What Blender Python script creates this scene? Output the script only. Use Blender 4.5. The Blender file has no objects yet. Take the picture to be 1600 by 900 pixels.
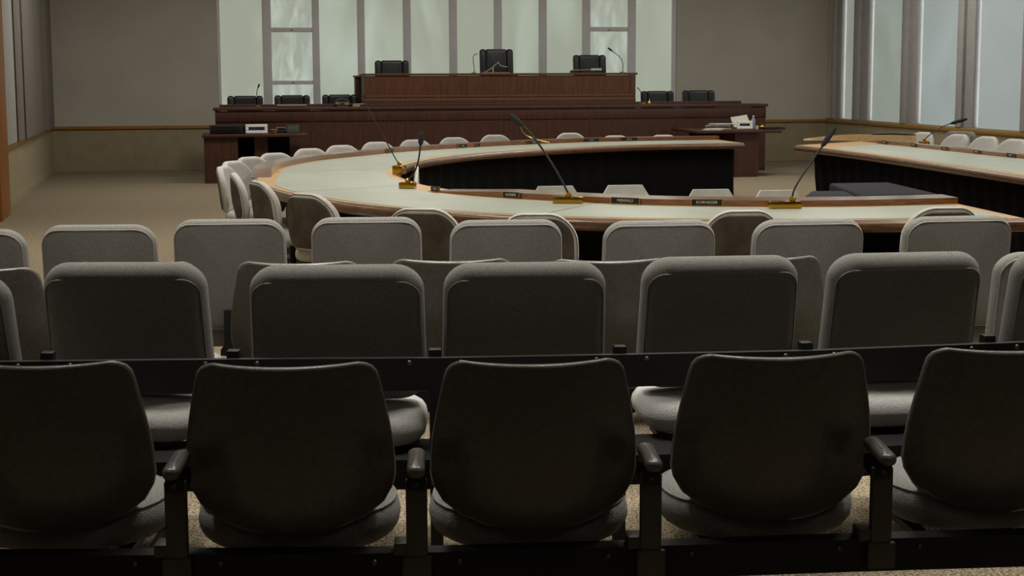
import bpy, bmesh, math, random
from mathutils import Vector, Matrix
random.seed(4)
C = bpy.context.scene
COL = C.collection
PI = math.pi
R = math.radians

# ------------------------------------------------------------------ camera
CAM_H, FOC, PX, PY = 1.58, 2222.22, 800.0, 380.0
PITCH, ROLL = math.atan(260 / FOC), 0.004
_F = Vector((0, math.cos(PITCH), -math.sin(PITCH)))
_R0 = Vector((1, 0, 0)); _U0 = Vector((0, math.sin(PITCH), math.cos(PITCH)))
_R = _R0 * math.cos(ROLL) - _U0 * math.sin(ROLL)
_U = _R0 * math.sin(ROLL) + _U0 * math.cos(ROLL)
EYE = Vector((0, 0, CAM_H))
cd = bpy.data.cameras.new('camera'); cam = bpy.data.objects.new('camera', cd); COL.objects.link(cam)
cd.sensor_width = 36; cd.lens = 50; cd.shift_y = -70 / 1600; cd.clip_end = 200
m = Matrix((_R, _U, -_F)).transposed().to_4x4(); m.translation = EYE
cam.matrix_world = m
C.camera = cam

def ray(x, y): return _F + _R * ((x - PX) / FOC) + _U * ((PY - y) / FOC)
def at(x, y, z):                       # point of the photo on the level z
    d = ray(x, y); return EYE + d * ((z - CAM_H) / d.z)
def on(x, y, p, n):                    # point of the photo on a plane
    d = ray(x, y); n = Vector(n); return EYE + d * ((Vector(p) - EYE).dot(n) / d.dot(n))

# ------------------------------------------------------------------ materials
def lin(h):
    h = h.lstrip('#'); o = []
    for i in (0, 2, 4):
        c = int(h[i:i+2], 16) / 255
        o.append(c / 12.92 if c <= .04045 else ((c + .055) / 1.055) ** 2.4)
    return (*o, 1)
MATS = {}
def mat(name, base, rough=.6, metal=0, var=None, scale=20, stretch=(1, 1, 1), bump=0, bscale=None, spec=.5, emit=None, estr=0, detail=4, coord='Object', vlo=.35, vhi=.65, sheen=0, coat=0):
    mt = bpy.data.materials.new(name); mt.use_nodes = True
    nt = mt.node_tree; b = nt.nodes['Principled BSDF']
    b.inputs['Roughness'].default_value = rough; b.inputs['Metallic'].default_value = metal
    b.inputs['Specular IOR Level'].default_value = spec
    b.inputs['Base Color'].default_value = lin(base)
    if sheen: b.inputs['Sheen Weight'].default_value = sheen
    if coat: b.inputs['Coat Weight'].default_value = coat; b.inputs['Coat Roughness'].default_value = .2
    tc = nt.nodes.new('ShaderNodeTexCoord'); mp = nt.nodes.new('ShaderNodeMapping')
    mp.inputs['Scale'].default_value = stretch
    nt.links.new(tc.outputs[coord], mp.inputs['Vector'])
    if var:
        nz = nt.nodes.new('ShaderNodeTexNoise'); nz.inputs['Scale'].default_value = scale; nz.inputs['Detail'].default_value = detail
        nt.links.new(mp.outputs[0], nz.inputs['Vector'])
        rp = nt.nodes.new('ShaderNodeValToRGB')
        rp.color_ramp.elements[0].position = vlo; rp.color_ramp.elements[1].position = vhi
        rp.color_ramp.elements[0].color = lin(base); rp.color_ramp.elements[1].color = lin(var)
        nt.links.new(nz.outputs['Fac'], rp.inputs[0]); nt.links.new(rp.outputs[0], b.inputs['Base Color'])
    if bump:
        n2 = nt.nodes.new('ShaderNodeTexNoise'); n2.inputs['Scale'].default_value = bscale or scale; n2.inputs['Detail'].default_value = 3
        nt.links.new(mp.outputs[0], n2.inputs['Vector'])
        bp = nt.nodes.new('ShaderNodeBump'); bp.inputs['Strength'].default_value = bump; bp.inputs['Distance'].default_value = .01
        nt.links.new(n2.outputs['Fac'], bp.inputs['Height']); nt.links.new(bp.outputs[0], b.inputs['Normal'])
    if emit:
        b.inputs['Emission Color'].default_value = lin(emit); b.inputs['Emission Strength'].default_value = estr
    MATS[name] = mt
    return mt

def window_mat(name, lo, hi, strength, stretch, scale):
    """frosted pane lit by the daylight outside; what shows through it is soft and streaky"""
    mt = bpy.data.materials.new(name); mt.use_nodes = True
    nt = mt.node_tree; b = nt.nodes['Principled BSDF']
    b.inputs['Base Color'].default_value = lin('#8a9088'); b.inputs['Roughness'].default_value = .35
    tc = nt.nodes.new('ShaderNodeTexCoord'); mp = nt.nodes.new('ShaderNodeMapping'); mp.inputs['Scale'].default_value = stretch
    nz = nt.nodes.new('ShaderNodeTexNoise'); nz.inputs['Scale'].default_value = scale; nz.inputs['Detail'].default_value = 3; nz.inputs['Distortion'].default_value = .6
    rp = nt.nodes.new('ShaderNodeValToRGB'); rp.color_ramp.elements[0].position = .42; rp.color_ramp.elements[1].position = .72
    rp.color_ramp.elements[0].color = lin(lo); rp.color_ramp.elements[1].color = lin(hi)
    nt.links.new(tc.outputs['Object'], mp.inputs[0]); nt.links.new(mp.outputs[0], nz.inputs['Vector'])
    nt.links.new(nz.outputs['Fac'], rp.inputs[0]); nt.links.new(rp.outputs[0], b.inputs['Emission Color'])
    b.inputs['Emission Strength'].default_value = strength
    MATS[name] = mt; return mt

mat('carpet', '#54483a', .95, var='#a3957c', scale=95, bump=.5, bscale=190, spec=.1, detail=8, vlo=.38, vhi=.6)
mat('wall', '#bab3a6', .9, var='#c2bbae', scale=1.2, bump=.08, bscale=90, spec=.15)
mat('wainscot', '#978a6e', .9, var='#9f9277', scale=6, bump=.08, bscale=120, spec=.15)
mat('ceiling', '#8a867c', .9, spec=.1)
mat('rail_wood', '#8f6428', .45, var='#a87b3a', scale=6, stretch=(1, 12, 12))
mat('post_wood', '#8a5218', .45, var='#a8692a', scale=4, stretch=(14, 14, .6))
mat('dark_wood', '#3b2013', .52, var='#4c2a1a', scale=3.5, stretch=(9, 9, .7), bump=.03)
mat('red_wood', '#4e2c16', .5, var='#643c20', scale=3.5, stretch=(9, 9, .7), bump=.03)
mat('table_wood', '#4a3018', .35, var='#6f4a28', scale=5, stretch=(2, 2, 12), coat=.3)
mat('ledge_wood', '#6a3f1c', .3, var='#8a5a2e', scale=6, stretch=(1.5, 1.5, 14), coat=1)
mat('pale_wood', '#b08b58', .4, var='#c09b68', scale=8, stretch=(2, 2, 2))
mat('inlay', '#a2a798', .33, var='#aaafa1', scale=3, spec=.4)
mat('seam', '#3a3a34', .6)
mat('skirt', '#0c0b0c', .9, var='#131214', scale=30, spec=.1)
mat('fabric', '#6f6c67', .95, var='#89867f', scale=260, bump=.35, bscale=320, spec=.12, sheen=.15)
mat('fabric_dark', '#62605a', .95, var='#7b7871', scale=260, bump=.35, bscale=320, spec=.12, sheen=.15)  # darker copy of fabric: shade on the second row's backs put into the colour
mat('fabric_piping', '#918e87', .9, var='#a19e97', scale=200, spec=.15, sheen=.15)
mat('light_fabric', '#c2bfb8', .95, var='#cfccc5', scale=90, bump=.2, bscale=220, spec=.12, sheen=.1)
mat('brown_fabric', '#565047', .95, var='#665f55', scale=14, bump=.2, bscale=220, spec=.1)
mat('shell', '#57534b', .3, var='#635e56', scale=60, bump=.06, bscale=240, spec=.5)
mat('seat_fabric_lit', '#a19e98', .95, var='#bbb8b2', scale=240, bump=.5, bscale=260, spec=.12, sheen=.15)  # paler copy of the chair fabric: light falling on the seats put in colour
mat('shell_seat_fabric', '#787672', .95, var='#989690', scale=240, bump=.5, bscale=260, spec=.12, sheen=.15)
mat('black_metal', '#0c0c0c', .5, spec=.4)
mat('bolt_metal', '#5c5852', .35, metal=.8)
mat('post_metal', '#4c463c', .5, metal=.3, var='#554e44', scale=12)
mat('arm_plastic', '#5b5751', .28, var='#635f58', scale=20)
mat('leather', '#161616', .34, var='#1f1e1e', scale=14, bump=.15, bscale=90)
mat('brass', '#b98d2e', .22, metal=1)
mat('gold_trim', '#c9a65a', .3, metal=.9)
mat('mic_black', '#141414', .5)
mat('mic_foam', '#2a2a2c', .95, bump=.4, bscale=300)
mat('plate_black', '#17130f', .45)
mat('letter', '#d6cfb8', .6)
mat('white_shell', '#d2d2c8', .4, var='#dadad0', scale=12)
mat('mullion', '#d9d4d4', .6, var='#dedada', scale=8)
mat('mullion_blue', '#a5a29f', .5, var='#adaaa7', scale=8)
mat('blind', '#776f66', .85, var='#837b72', scale=10, stretch=(6, 6, .4))
mat('white_paint', '#b5b3ae', .5)
mat('bench_fabric', '#232329', .9, var='#2a2a31', scale=60, bump=.2, spec=.2)
mat('white_frame', '#d8d6ca', .5)
mat('screen', '#20243c', .2, var='#3c4468', scale=22)
mat('tan', '#b39a5c', .6)
mat('grey_green', '#4d544b', .5)
mat('paper', '#c9c4b4', .8)
mat('paper_grey', '#8f9488', .8)
mat('cable', '#a08a60', .6)
mat('clear_plastic', '#8c95a3', .2, spec=.6)
window_mat('pane', '#9aa08f', '#b6c3b4', .82, (1.2, 1.2, .3), .9)
window_mat('pane_grid', '#9da496', '#bfccc0', .82, (4, 4, 1.2), 1.6)
window_mat('daylight', '#e8eef2', '#f4f8fb', 2.6, (1, 1, 1), 1)
for i, (a, b) in enumerate((('#83897e', '#8d9389'), ('#7f877f', '#8a938c'), ('#7f898a', '#8a9599'), ('#82898b', '#8b9497'))):
    window_mat('blind_lit_%d' % i, a, b, .85, (1, 1, 1), .9)

# ------------------------------------------------------------------ mesh helpers
def box(bm, x0, x1, y0, y1, z0, z1, bev=0, seg=2):
    r = bmesh.ops.create_cube(bm, size=1)
    bmesh.ops.scale(bm, verts=r['verts'], vec=(x1 - x0, y1 - y0, z1 - z0))
    bmesh.ops.translate(bm, verts=r['verts'], vec=((x0 + x1) / 2, (y0 + y1) / 2, (z0 + z1) / 2))
    if bev:
        es = list({e for v in r['verts'] for e in v.link_edges})
        bmesh.ops.bevel(bm, geom=es, offset=bev, segments=seg, profile=.5, affect='EDGES')
def tube(bm, pts, r, seg=8, closed=False):
    pts = [Vector(p) for p in pts]; n = len(pts)
    rr = r if isinstance(r, (list, tuple)) else [r] * n
    rings = []; prev = None
    for i, p in enumerate(pts):
        if closed: t = pts[(i + 1) % n] - pts[i - 1]
        else: t = pts[min(i + 1, n - 1)] - pts[max(i - 1, 0)]
        t.normalize()
        ref = prev if prev is not None else (Vector((0, 0, 1)) if abs(t.z) < .9 else Vector((1, 0, 0)))
        u = (ref - t * ref.dot(t)).normalized(); w = t.cross(u); prev = u
        rings.append([bm.verts.new(p + (u * math.cos(a) + w * math.sin(a)) * rr[i]) for a in [2 * PI * k / seg for k in range(seg)]])
    for i in range(n if closed else n - 1):
        a, b = rings[i], rings[(i + 1) % n]
        for k in range(seg): bm.faces.new((a[k], a[(k + 1) % seg], b[(k + 1) % seg], b[k]))
    if not closed: bm.faces.new(rings[0][::-1]); bm.faces.new(rings[-1])
def lathe(bm, prof, c=(0, 0, 0), seg=20):
    c = Vector(c); rings = []
    for r, z in prof:
        rings.append([bm.verts.new(c + Vector((r * math.cos(2 * PI * k / seg), r * math.sin(2 * PI * k / seg), z))) for k in range(seg)])
    for a, b in zip(rings, rings[1:]):
        for k in range(seg): bm.faces.new((a[k], a[(k + 1) % seg], b[(k + 1) % seg], b[k]))
    bm.faces.new(rings[0][::-1]); bm.faces.new(rings[-1])
def prism(bm, poly, z0, z1, bev=0):
    lo = [bm.verts.new((p[0], p[1], z0)) for p in poly]; hi = [bm.verts.new((p[0], p[1], z1)) for p in poly]
    fs = [bm.faces.new(lo[::-1]), bm.faces.new(hi)]
    n = len(poly)
    for i in range(n): fs.append(bm.faces.new((lo[i], lo[(i + 1) % n], hi[(i + 1) % n], hi[i])))
    if bev:
        es = list({e for f in fs[:2] for e in f.edges})
        bmesh.ops.bevel(bm, geom=es, offset=bev, segments=3, profile=.5, affect='EDGES')
def rrect(w, h, r, n=7):
    """rounded rectangle about the origin, counter-clockwise"""
    r = max(min(r, w / 2 - 1e-4, h / 2 - 1e-4), 1e-4); P = []
    for cx, cy, a0 in ((w/2 - r, h/2 - r, 0), (-w/2 + r, h/2 - r, 90), (-w/2 + r, -h/2 + r, 180), (w/2 - r, -h/2 + r, 270)):
        for k in range(n + 1):
            a = R(a0 + 90 * k / n); P.append((cx + r * math.cos(a), cy + r * math.sin(a)))
    return P
def pad(bm, w, h, t, rc, re, dome=.01, warp=None, edge=4):
    """upholstered cushion: outline in x/z (z from 0 to h), thickness along y from -t/2 to t/2"""
    prof = []
    for s in (.0, .35, .7, .9): prof.append(('in', s, -1))
    for k in range(edge + 1): prof.append(('ed', 90 * k / edge, -1))
    for k in range(edge, -1, -1): prof.append(('ed', 90 * k / edge, 1))
    for s in (.9, .7, .35, .0): prof.append(('in', s, 1))
    rings = []
    for kind, s, sg in prof:
        if kind == 'ed':
            a = R(s); ins = re * (1 - math.sin(a)); y = sg * (t / 2 - re * (1 - math.cos(a)))
            P = rrect(w - 2 * ins, h - 2 * ins, rc - ins)
        else:
            P = [(x * max(s, .02), z * max(s, .02)) for x, z in rrect(w - 2 * re, h - 2 * re, rc - re)]
            y = sg * (t / 2 + dome * (1 - s * s))
        ring = []
        for x, z in P:
            v = Vector((x, y, z + h / 2)); v = warp(v) if warp else v
            ring.append(bm.verts.new(v))
        rings.append(ring)
    n = len(rings[0])
    for a, b in zip(rings, rings[1:]):
        for k in range(n): bm.faces.new((a[k], a[(k + 1) % n], b[(k + 1) % n], b[k]))
    bm.faces.new(rings[0][::-1]); bm.faces.new(rings[-1])
def piping(bm, w, h, ins, rc, t, re, r, warp, top=None, seg=6):
    """welt cord on the rear face (y < 0) of a pad(w, h, t, rc, re); top: its distance below the upper edge"""
    top = ins if top is None else top
    P = rrect(w - 2 * ins, h - ins - top, max(rc - (ins + top) / 2, .02), 8); sh = (ins - top) / 2
    out = []
    for x, z in P:
        z += sh; qx, qz = abs(x) - (w / 2 - rc), abs(z) - (h / 2 - rc)
        d = rc - math.hypot(max(qx, 0), max(qz, 0)) - min(max(qx, qz), 0)
        k = min(max(1 - d / re, 0), 1); y = -(t / 2 - re * (1 - math.sqrt(1 - k * k)))
        out.append(warp(Vector((x, y - r * .35, z + h / 2))))
    tube(bm, out, r, seg, True)

def new(): return bmesh.new()
def build(name, bm, material, parent=None, ang=40, flip=False):
    bmesh.ops.recalc_face_normals(bm, faces=bm.faces)
    me = bpy.data.meshes.new(name); bm.to_mesh(me); bm.free()
    for p in me.polygons: p.use_smooth = True
    me.set_sharp_from_angle(angle=R(ang))
    me.materials.append(MATS[material])
    o = bpy.data.objects.new(name, me); COL.objects.link(o)
    if parent: o.parent = parent
    return o
def thing(name, label, cat, loc=(0, 0, 0), rz=0, group=None):
    o = bpy.data.objects.new(name, None); COL.objects.link(o); o.empty_display_size = .1
    o.location = loc; o.rotation_euler = (0, 0, rz)
    o['label'] = label; o['category'] = cat
    if group: o['group'] = group
    return o
def tag(o, label, cat, group=None):
    o['label'] = label; o['category'] = cat
    if group: o['group'] = group
    return o
def struct(name, bm, material, parent=None, ang=30):
    o = build(name, bm, material, parent, ang)
    if parent is None: o['kind'] = 'structure'
    return o
def dup(root, loc, rz, label, group=None):
    r = root.copy(); COL.objects.link(r); r.location = loc; r.rotation_euler = (0, 0, rz); r['label'] = label
    if group: r['group'] = group
    for ch in root.children:
        c = ch.copy(); COL.objects.link(c); c.parent = r
        for g in ch.children:
            d = g.copy(); COL.objects.link(d); d.parent = c
    return r
def bx(name, material, x0, x1, y0, y1, z0, z1, parent=None, bev=0):
    b = new(); box(b, x0, x1, y0, y1, z0, z1, bev); return build(name, b, material, parent)
def smooth_curve(pts, n):
    """Catmull-Rom through the points, resampled to n points of equal spacing"""
    P = [Vector((p[0], p[1])) for p in pts]; P = [P[0] * 2 - P[1]] + P + [P[-1] * 2 - P[-2]]
    fine = []
    for i in range(1, len(P) - 2):
        a, b, c, d = P[i-1], P[i], P[i+1], P[i+2]
        for k in range(24):
            t = k / 24
            fine.append(.5 * ((2*b) + (c - a) * t + (2*a - 5*b + 4*c - d) * t*t + (3*b - a - 3*c + d) * t*t*t))
    fine.append(P[-2])
    L = [0]
    for a, b in zip(fine, fine[1:]): L.append(L[-1] + (b - a).length)
    out = []; j = 0
    for k in range(n):
        s = L[-1] * k / (n - 1)
        while j < len(L) - 2 and L[j+1] < s: j += 1
        f = (s - L[j]) / max(L[j+1] - L[j], 1e-9); out.append(fine[j].lerp(fine[j+1], min(f, 1)))
    return out
def text_mesh(s, size, name, material, parent, loc, rz, depth=.001):
    cu = bpy.data.curves.new(name, 'FONT'); cu.body = s; cu.size = size; cu.align_x = 'CENTER'; cu.align_y = 'CENTER'; cu.extrude = depth
    cu.resolution_u = 2
    t = bpy.data.objects.new('temporary', cu); COL.objects.link(t)
    dg = bpy.context.evaluated_depsgraph_get(); dg.update()
    me = bpy.data.meshes.new_from_object(t.evaluated_get(dg)); me.name = name
    bpy.data.objects.remove(t); bpy.data.curves.remove(cu)
    me.materials.clear(); me.materials.append(MATS[material])
    o = bpy.data.objects.new(name, me); COL.objects.link(o); o.parent = parent
    o.location = loc; o.rotation_euler = (PI / 2, 0, rz)
    return o

# ------------------------------------------------------------------ the room
BL, BR = Vector((-7.8, 24.2)), Vector((5.9, 26.8))
LW, RW = Vector((-6.2, 17.53)), Vector((7.17, 19.87))
def ext(a, b, k): return a + (b - a) * k
LF = ext(BL, LW, 4.1); RF = ext(BR, RW, 4.0)          # where the side walls end, behind the camera
CEIL = 4.6
b = new(); vs = [b.verts.new((p.x, p.y, 0)) for p in (ext(BR, BL, 1.1), ext(BL, BR, 1.1), RF + Vector((.3, -.3)), LF + Vector((-.3, -.3)))]; b.faces.new(vs); 
r_ = bmesh.ops.extrude_face_region(b, geom=b.faces[:]); bmesh.ops.translate(b, verts=[v for v in r_['geom'] if isinstance(v, bmesh.types.BMVert)], vec=(0, 0, -.1))
struct('floor', b, 'carpet')
b = new(); vs = [b.verts.new((p.x, p.y, CEIL)) for p in (ext(BR, BL, 1.1), ext(BL, BR, 1.1), RF + Vector((.3, -.3)), LF + Vector((-.3, -.3)))]; b.faces.new(vs)
r_ = bmesh.ops.extrude_face_region(b, geom=b.faces[:]); bmesh.ops.translate(b, verts=[v for v in r_['geom'] if isinstance(v, bmesh.types.BMVert)], vec=(0, 0, .1))
struct('ceiling', b, 'ceiling')

def wall_frame(a, bb, inward):
    """axes of a wall: s along a->b, n pointing out of the room"""
    s = (bb - a).normalized(); n = Vector((-s.y, s.x))
    if n.dot(inward) > 0: n = -n
    return s, n
MID = Vector((0, 14))
def wall_box(bm, a, s, n, s0, s1, d0, d1, z0, z1, bev=0):
    """box on a wall: s along, d outwards from the wall face (negative = into the room)"""
    P = []
    for z in (z0, z1):
        for ss, dd in ((s0, d0), (s1, d0), (s1, d1), (s0, d1)):
            q = a + s * ss + n * dd; P.append(bm.verts.new((q.x, q.y, z)))
    F = [(0, 1, 2, 3), (7, 6, 5, 4), (0, 4, 5, 1), (1, 5, 6, 2), (2, 6, 7, 3), (3, 7, 4, 0)]
    fs = [bm.faces.new([P[i] for i in f]) for f in F]
    if bev:
        es = list({e for f in fs for e in f.edges}); bmesh.ops.bevel(bm, geom=es, offset=bev, segments=2, profile=.5, affect='EDGES')
RAIL0, RAIL1 = .715, .77

# back wall with its wide window
sB, nB = wall_frame(BL, BR, MID - BL); LB = (BR - BL).length
pB, n3B = Vector((BL.x, BL.y, 0)), Vector((nB.x, nB.y, 0))
def sback(px, py=100):
    q = on(px, py, pB, n3B); return (Vector((q.x, q.y)) - BL).dot(sB)
W0, W1 = sback(340), sback(1057); SILL = .95
b = new()
wall_box(b, BL, sB, nB, -.2, W0, 0, .2, RAIL1, CEIL); wall_box(b, BL, sB, nB, W1, LB + .2, 0, .2, RAIL1, CEIL)
wall_box(b, BL, sB, nB, W0, W1, 0, .2, RAIL1, SILL); wall_box(b, BL, sB, nB, W0, W1, 0, .2, 4.2, CEIL)
wb = struct('wall_back', b, 'wall')
b = new(); wall_box(b, BL, sB, nB, -.2, LB + .2, 0, .2, 0, RAIL1); struct('wainscot_panel', b, 'wainscot', wb)
b = new(); wall_box(b, BL, sB, nB, 0, LB, -.03, 0, RAIL0, RAIL1, .008); struct('trim_1', b, 'rail_wood')

cols = [345, 411, 425, 489, 500, 559.5, 571, 631, 643, 703, 715, 773, 785, 843, 855, 911, 923, 982, 994, 1051]
b = new()
edges = [W0] + [sback(c) for c in cols] + [W1]
for i in range(0, len(edges), 2): wall_box(b, BL, sB, nB, edges[i], edges[i+1], .02, .14, SILL, 4.2, .01)
wall_box(b, BL, sB, nB, W0, W1, .02, .14, SILL, SILL + .06)
win = struct('window_1', b, 'mullion')
def zback(px, py):
    return on(px, py, pB, n3B).z
for i in range(10):
    s0, s1 = sback(cols[2*i]), sback(cols[2*i+1])
    b = new(); wall_box(b, BL, sB, nB, s0, s1, .09, .10, SILL, 4.2)
    struct('pane', b, 'pane_grid' if i in (1, 8) else 'pane', win)
    if i in (1, 8):
        for y0, y1 in (((43, 50), (126, 132)) if i == 1 else ((42, 49),)):
            b = new(); wall_box(b, BL, sB, nB, s0, s1, .04, .13, zback(450 if i == 1 else 950, y1), zback(450 if i == 1 else 950, y0), .006)
            struct('transom', b, 'mullion', win)
            b = new(); q = BL + sB * ((s0 + s1) / 2) + nB * .035
            lathe(b, [(.004, -.012), (.012, -.006), (.012, .006), (.004, .012)], (q.x, q.y, zback(450, (y0 + y1) / 2)), 8); struct('catch', b, 'bolt_metal', win)

# left wall, its rail, folding panels and the wooden casing at the edge of the view
sL, nL = wall_frame(BL, LF, MID - BL); LL = (LF - BL).length
pL, n3L = Vector((BL.x, BL.y, 0)), Vector((nL.x, nL.y, 0))
def sleft(px, py):
    q = on(px, py, pL, n3L); return (Vector((q.x, q.y)) - BL).dot(sL)
b = new(); wall_box(b, BL, sL, nL, 0, LL, 0, .2, RAIL1, CEIL); wl = struct('wall_left', b, 'wall')
b = new(); wall_box(b, BL, sL, nL, 0, LL, 0, .2, 0, RAIL1); struct('wainscot_panel', b, 'wainscot', wl)
sPost = sleft(15, 225)
b = new(); wall_box(b, BL, sL, nL, 0, sPost + .6, -.03, 0, RAIL0, RAIL1, .008); struct('trim_2', b, 'rail_wood')
b = new(); wall_box(b, BL, sL, nL, 0, sPost + .6, -.012, 0, 0, .1); struct('baseboard_left', b, 'wainscot')
pq = Vector((BL.x, BL.y, 0)) - n3L * .10; q = on(17, 322, pq, n3L); s_edge = (Vector((q.x, q.y)) - BL).dot(sL)
b = new(); wall_box(b, BL, sL, nL, s_edge, s_edge + .9, -.10, 0, 0, CEIL, .01); struct('trim_3', b, 'post_wood')
s0w, s1w = sleft(20.5, 215), s_edge
b = new(); wall_box(b, BL, sL, nL, s0w, s1w, -.05, 0, RAIL1 + .01, CEIL - .01, .005); struct('trim_4', b, 'white_paint')
blind = thing('folding_blind', 'tall dark brown folding panel blind on the left wall above the wooden rail', 'blind')
seq = [sleft(x, 200) for x in (80, 73, 66, 54, 32, 21)]
for i in range(5):
    b = new(); wall_box(b, BL, sL, nL, seq[i] + .03, seq[i+1] - .03, -.075 if i % 2 else -.06, -.03, RAIL1 + .005, CEIL - .02, .008)
    build('slat', b, 'blind', blind)
b = new(); wall_box(b, BL, sL, nL, seq[0], seq[-1], -.03, -.005, RAIL1 + .005, CEIL - .02); build('track', b, 'mic_black', blind)

# right wall: low wall, rail and a bank of windows behind pale roller blinds
sR, nR = wall_frame(BR, RF, MID - BR); LR = (RF - BR).length
pR, n3R = Vector((BR.x, BR.y, 0)), Vector((nR.x, nR.y, 0))
def sright(px, py):
    q = on(px, py, pR, n3R); return (Vector((q.x, q.y)) - BR).dot(sR)
b = new(); s_first, s_last = sright(1300, 100), sright(1690, 100)
wall_box(b, BR, sR, nR, -.2, s_first, 0, .2, RAIL1, CEIL); wall_box(b, BR, sR, nR, s_last, LR, 0, .2, RAIL1, CEIL)
wall_box(b, BR, sR, nR, s_first, s_last, 0, .2, 4.2, CEIL)
wr = struct('wall_right', b, 'wall')
b = new(); wall_box(b, BR, sR, nR, -.2, LR, 0, .2, 0, RAIL1 + .02); struct('wainscot_panel', b, 'wainscot', wr)
b = new(); wall_box(b, BR, sR, nR, .04, LR, -.03, 0, RAIL0, RAIL1, .008); struct('trim_5', b, 'rail_wood')
rw = [(1300, 1311.5, 1334), (1334, 1354, 1409), (1409, 1429.5, 1496), (1496, 1519, 1598), (1598, 1622, 1690)]
wl_ = ['narrow grey roller blind in the window nearest the back corner', 'grey green roller blind in the second window from the back corner',
       'blue grey roller blind in the third window from the back corner', 'wide blue grey roller blind at the right edge of the view', None]
for i, (a0, a1, a2) in enumerate(rw):
    f0, f1, f2 = [sright(x, 100) for x in (a0, a1, a2)]
    b = new()
    wall_box(b, BR, sR, nR, f0, f0 + (f1 - f0) * .42, -.02, .16, RAIL1 + .02, 4.2, .01)
    wall_box(b, BR, sR, nR, f0 + (f1 - f0) * .42, f1, .03, .16, RAIL1 + .02, 4.2, .01)
    w = struct('window_%d' % (i + 2), b, 'mullion_blue')
    b = new(); wall_box(b, BR, sR, nR, f1, f2, .135, .145, RAIL1 + .02, 4.2); struct('pane', b, 'daylight', w)
    if wl_[i]:
        b = new(); wall_box(b, BR, sR, nR, f1 + (f2 - f1) * .0 + .035, f2 + .03, .105, .11, RAIL1 + .02, 4.15)
        tag(build('roller_blind', b, 'blind_lit_%d' % i), wl_[i], 'blind', 'roller blinds on the right wall')
# wall behind the camera
sF, nF = wall_frame(LF, RF, MID - LF)
b = new(); wall_box(b, LF, sF, nF, -.3, (RF - LF).length + .3, 0, .2, 0, CEIL); struct('wall_front', b, 'wall')

# ------------------------------------------------------------------ the horseshoe table
outer_near = [(3.02, 8.27), (2.3, 8.24), (1.7, 8.22), (1.1, 8.26), (.59, 8.36), (.1, 8.52), (-.37, 8.82), (-.8, 9.17), (-1.15, 9.55), (-1.45, 10.02), (-1.75, 10.57), (-2.02, 11.27), (-2.2, 12.0)]
outer_far = [(-2.31, 12.8), (-2.33, 13.45), (-2.2, 14.3), (-2.0, 14.86), (-1.7, 15.5), (-1.4, 16.15), (-.72, 17.05), (.02, 17.82), (.83, 18.45), (1.69, 18.78), (2.72, 19.02)]
inner = [(2.9, 9.56), (2.3, 9.42), (1.75, 9.4), (1.3, 9.46), (.86, 9.6), (.27, 9.98), (-.19, 10.38), (-.5, 10.82), (-.74, 11.4), (-.92, 12.1), (-1.0, 12.83), (-1.0, 13.5), (-.86, 14.4), (-.6, 15.15), (-.28, 15.75), (.2, 16.35), (.76, 16.93), (1.58, 17.5), (2.3, 17.74), (2.92, 17.85)]
NT = 121
OUT = smooth_curve(outer_near + outer_far, NT); INN = smooth_curve(inner, NT)
def cross(k, f):                       # point at fraction f from the inner to the outer boundary
    return INN[k].lerp(OUT[k], f)
def cross_d(k, d):                     # d metres from the inner boundary (negative: from the outer one)
    L = (OUT[k] - INN[k]).length
    return cross(k, d / L if d >= 0 else 1 + d / L)
def band(bm, ks, da, db, z0, z1, cap=True, rnd=0, fade=None):
    """curved slab between two offsets across the table, for the stations ks"""
    prof = [(da, z0), (db, z0), (db, z1), (da, z1)]
    if rnd:
        h = (z1 - z0) / 2
        prof = [(da, z0)] if rnd != 'both' else []
        prof = []
        for k in range(7): prof.append(('b', -PI/2 + PI * k / 6))
        for k in range(7): prof.append(('a', PI/2 + PI * k / 6))
        rings = []
        for k in ks:
            ring = []
            A, B = cross_d(k, da), cross_d(k, db); u = (B - A).normalized()
            for w, ang in prof:
                c = (B - u * rnd) if w == 'b' else (A + u * rnd)
                q = c + u * (rnd * math.cos(ang)); ring.append(bm.verts.new((q.x, q.y, (z0 + z1) / 2 + h * math.sin(ang))))
            rings.append(ring)
    else:
        rings = [[bm.verts.new((*cross_d(k, d), z0 + (z - z0) * (fade(k) if fade else 1))) for d, z in prof] for k in ks]
    n = len(rings[0])
    for a, c in zip(rings, rings[1:]):
        for i in range(n): bm.faces.new((a[i], a[(i + 1) % n], c[(i + 1) % n], c[i]))
    bm.faces.new(rings[0][::-1]); bm.faces.new(rings[-1])
TT = .74
def near_k(P, x, y): return min(range(NT), key=lambda k: (P[k] - Vector((x, y))).length)
k_in_end = near_k(INN, -.6, 11.08) - 4     # the inner ledge runs along the near arm to here
k_out_start = near_k(OUT, -2.2, 11.95) # the outer ledge runs from here round the far arm
tb = thing('horseshoe_table', 'large curved horseshoe conference table with pale green top and wooden edges', 'table', (0, 0, 0))
ALL = list(range(NT))
b = new(); band(b, ALL, 0, -1e-6, TT - .075, TT - .002, rnd=.035); build('tabletop', b, 'table_wood', tb)
b = new(); band(b, ALL, .05, -.05, TT - .003, TT + .001); build('border', b, 'pale_wood', tb)
kin = list(range(0, k_in_end + 1)); kout = list(range(k_out_start, NT))
b = new(); band(b, kin, .0, .27, TT, TT + .042, fade=lambda k: min(1, .04 + (k_in_end - k) / 7)); build('ledge', b, 'ledge_wood', tb)
b = new(); band(b, kout, -.17, -1e-6, TT, TT + .05, fade=lambda k: min(1, .04 + (k - k_out_start) / 4)); build('ledge', b, 'ledge_wood', tb)
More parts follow.
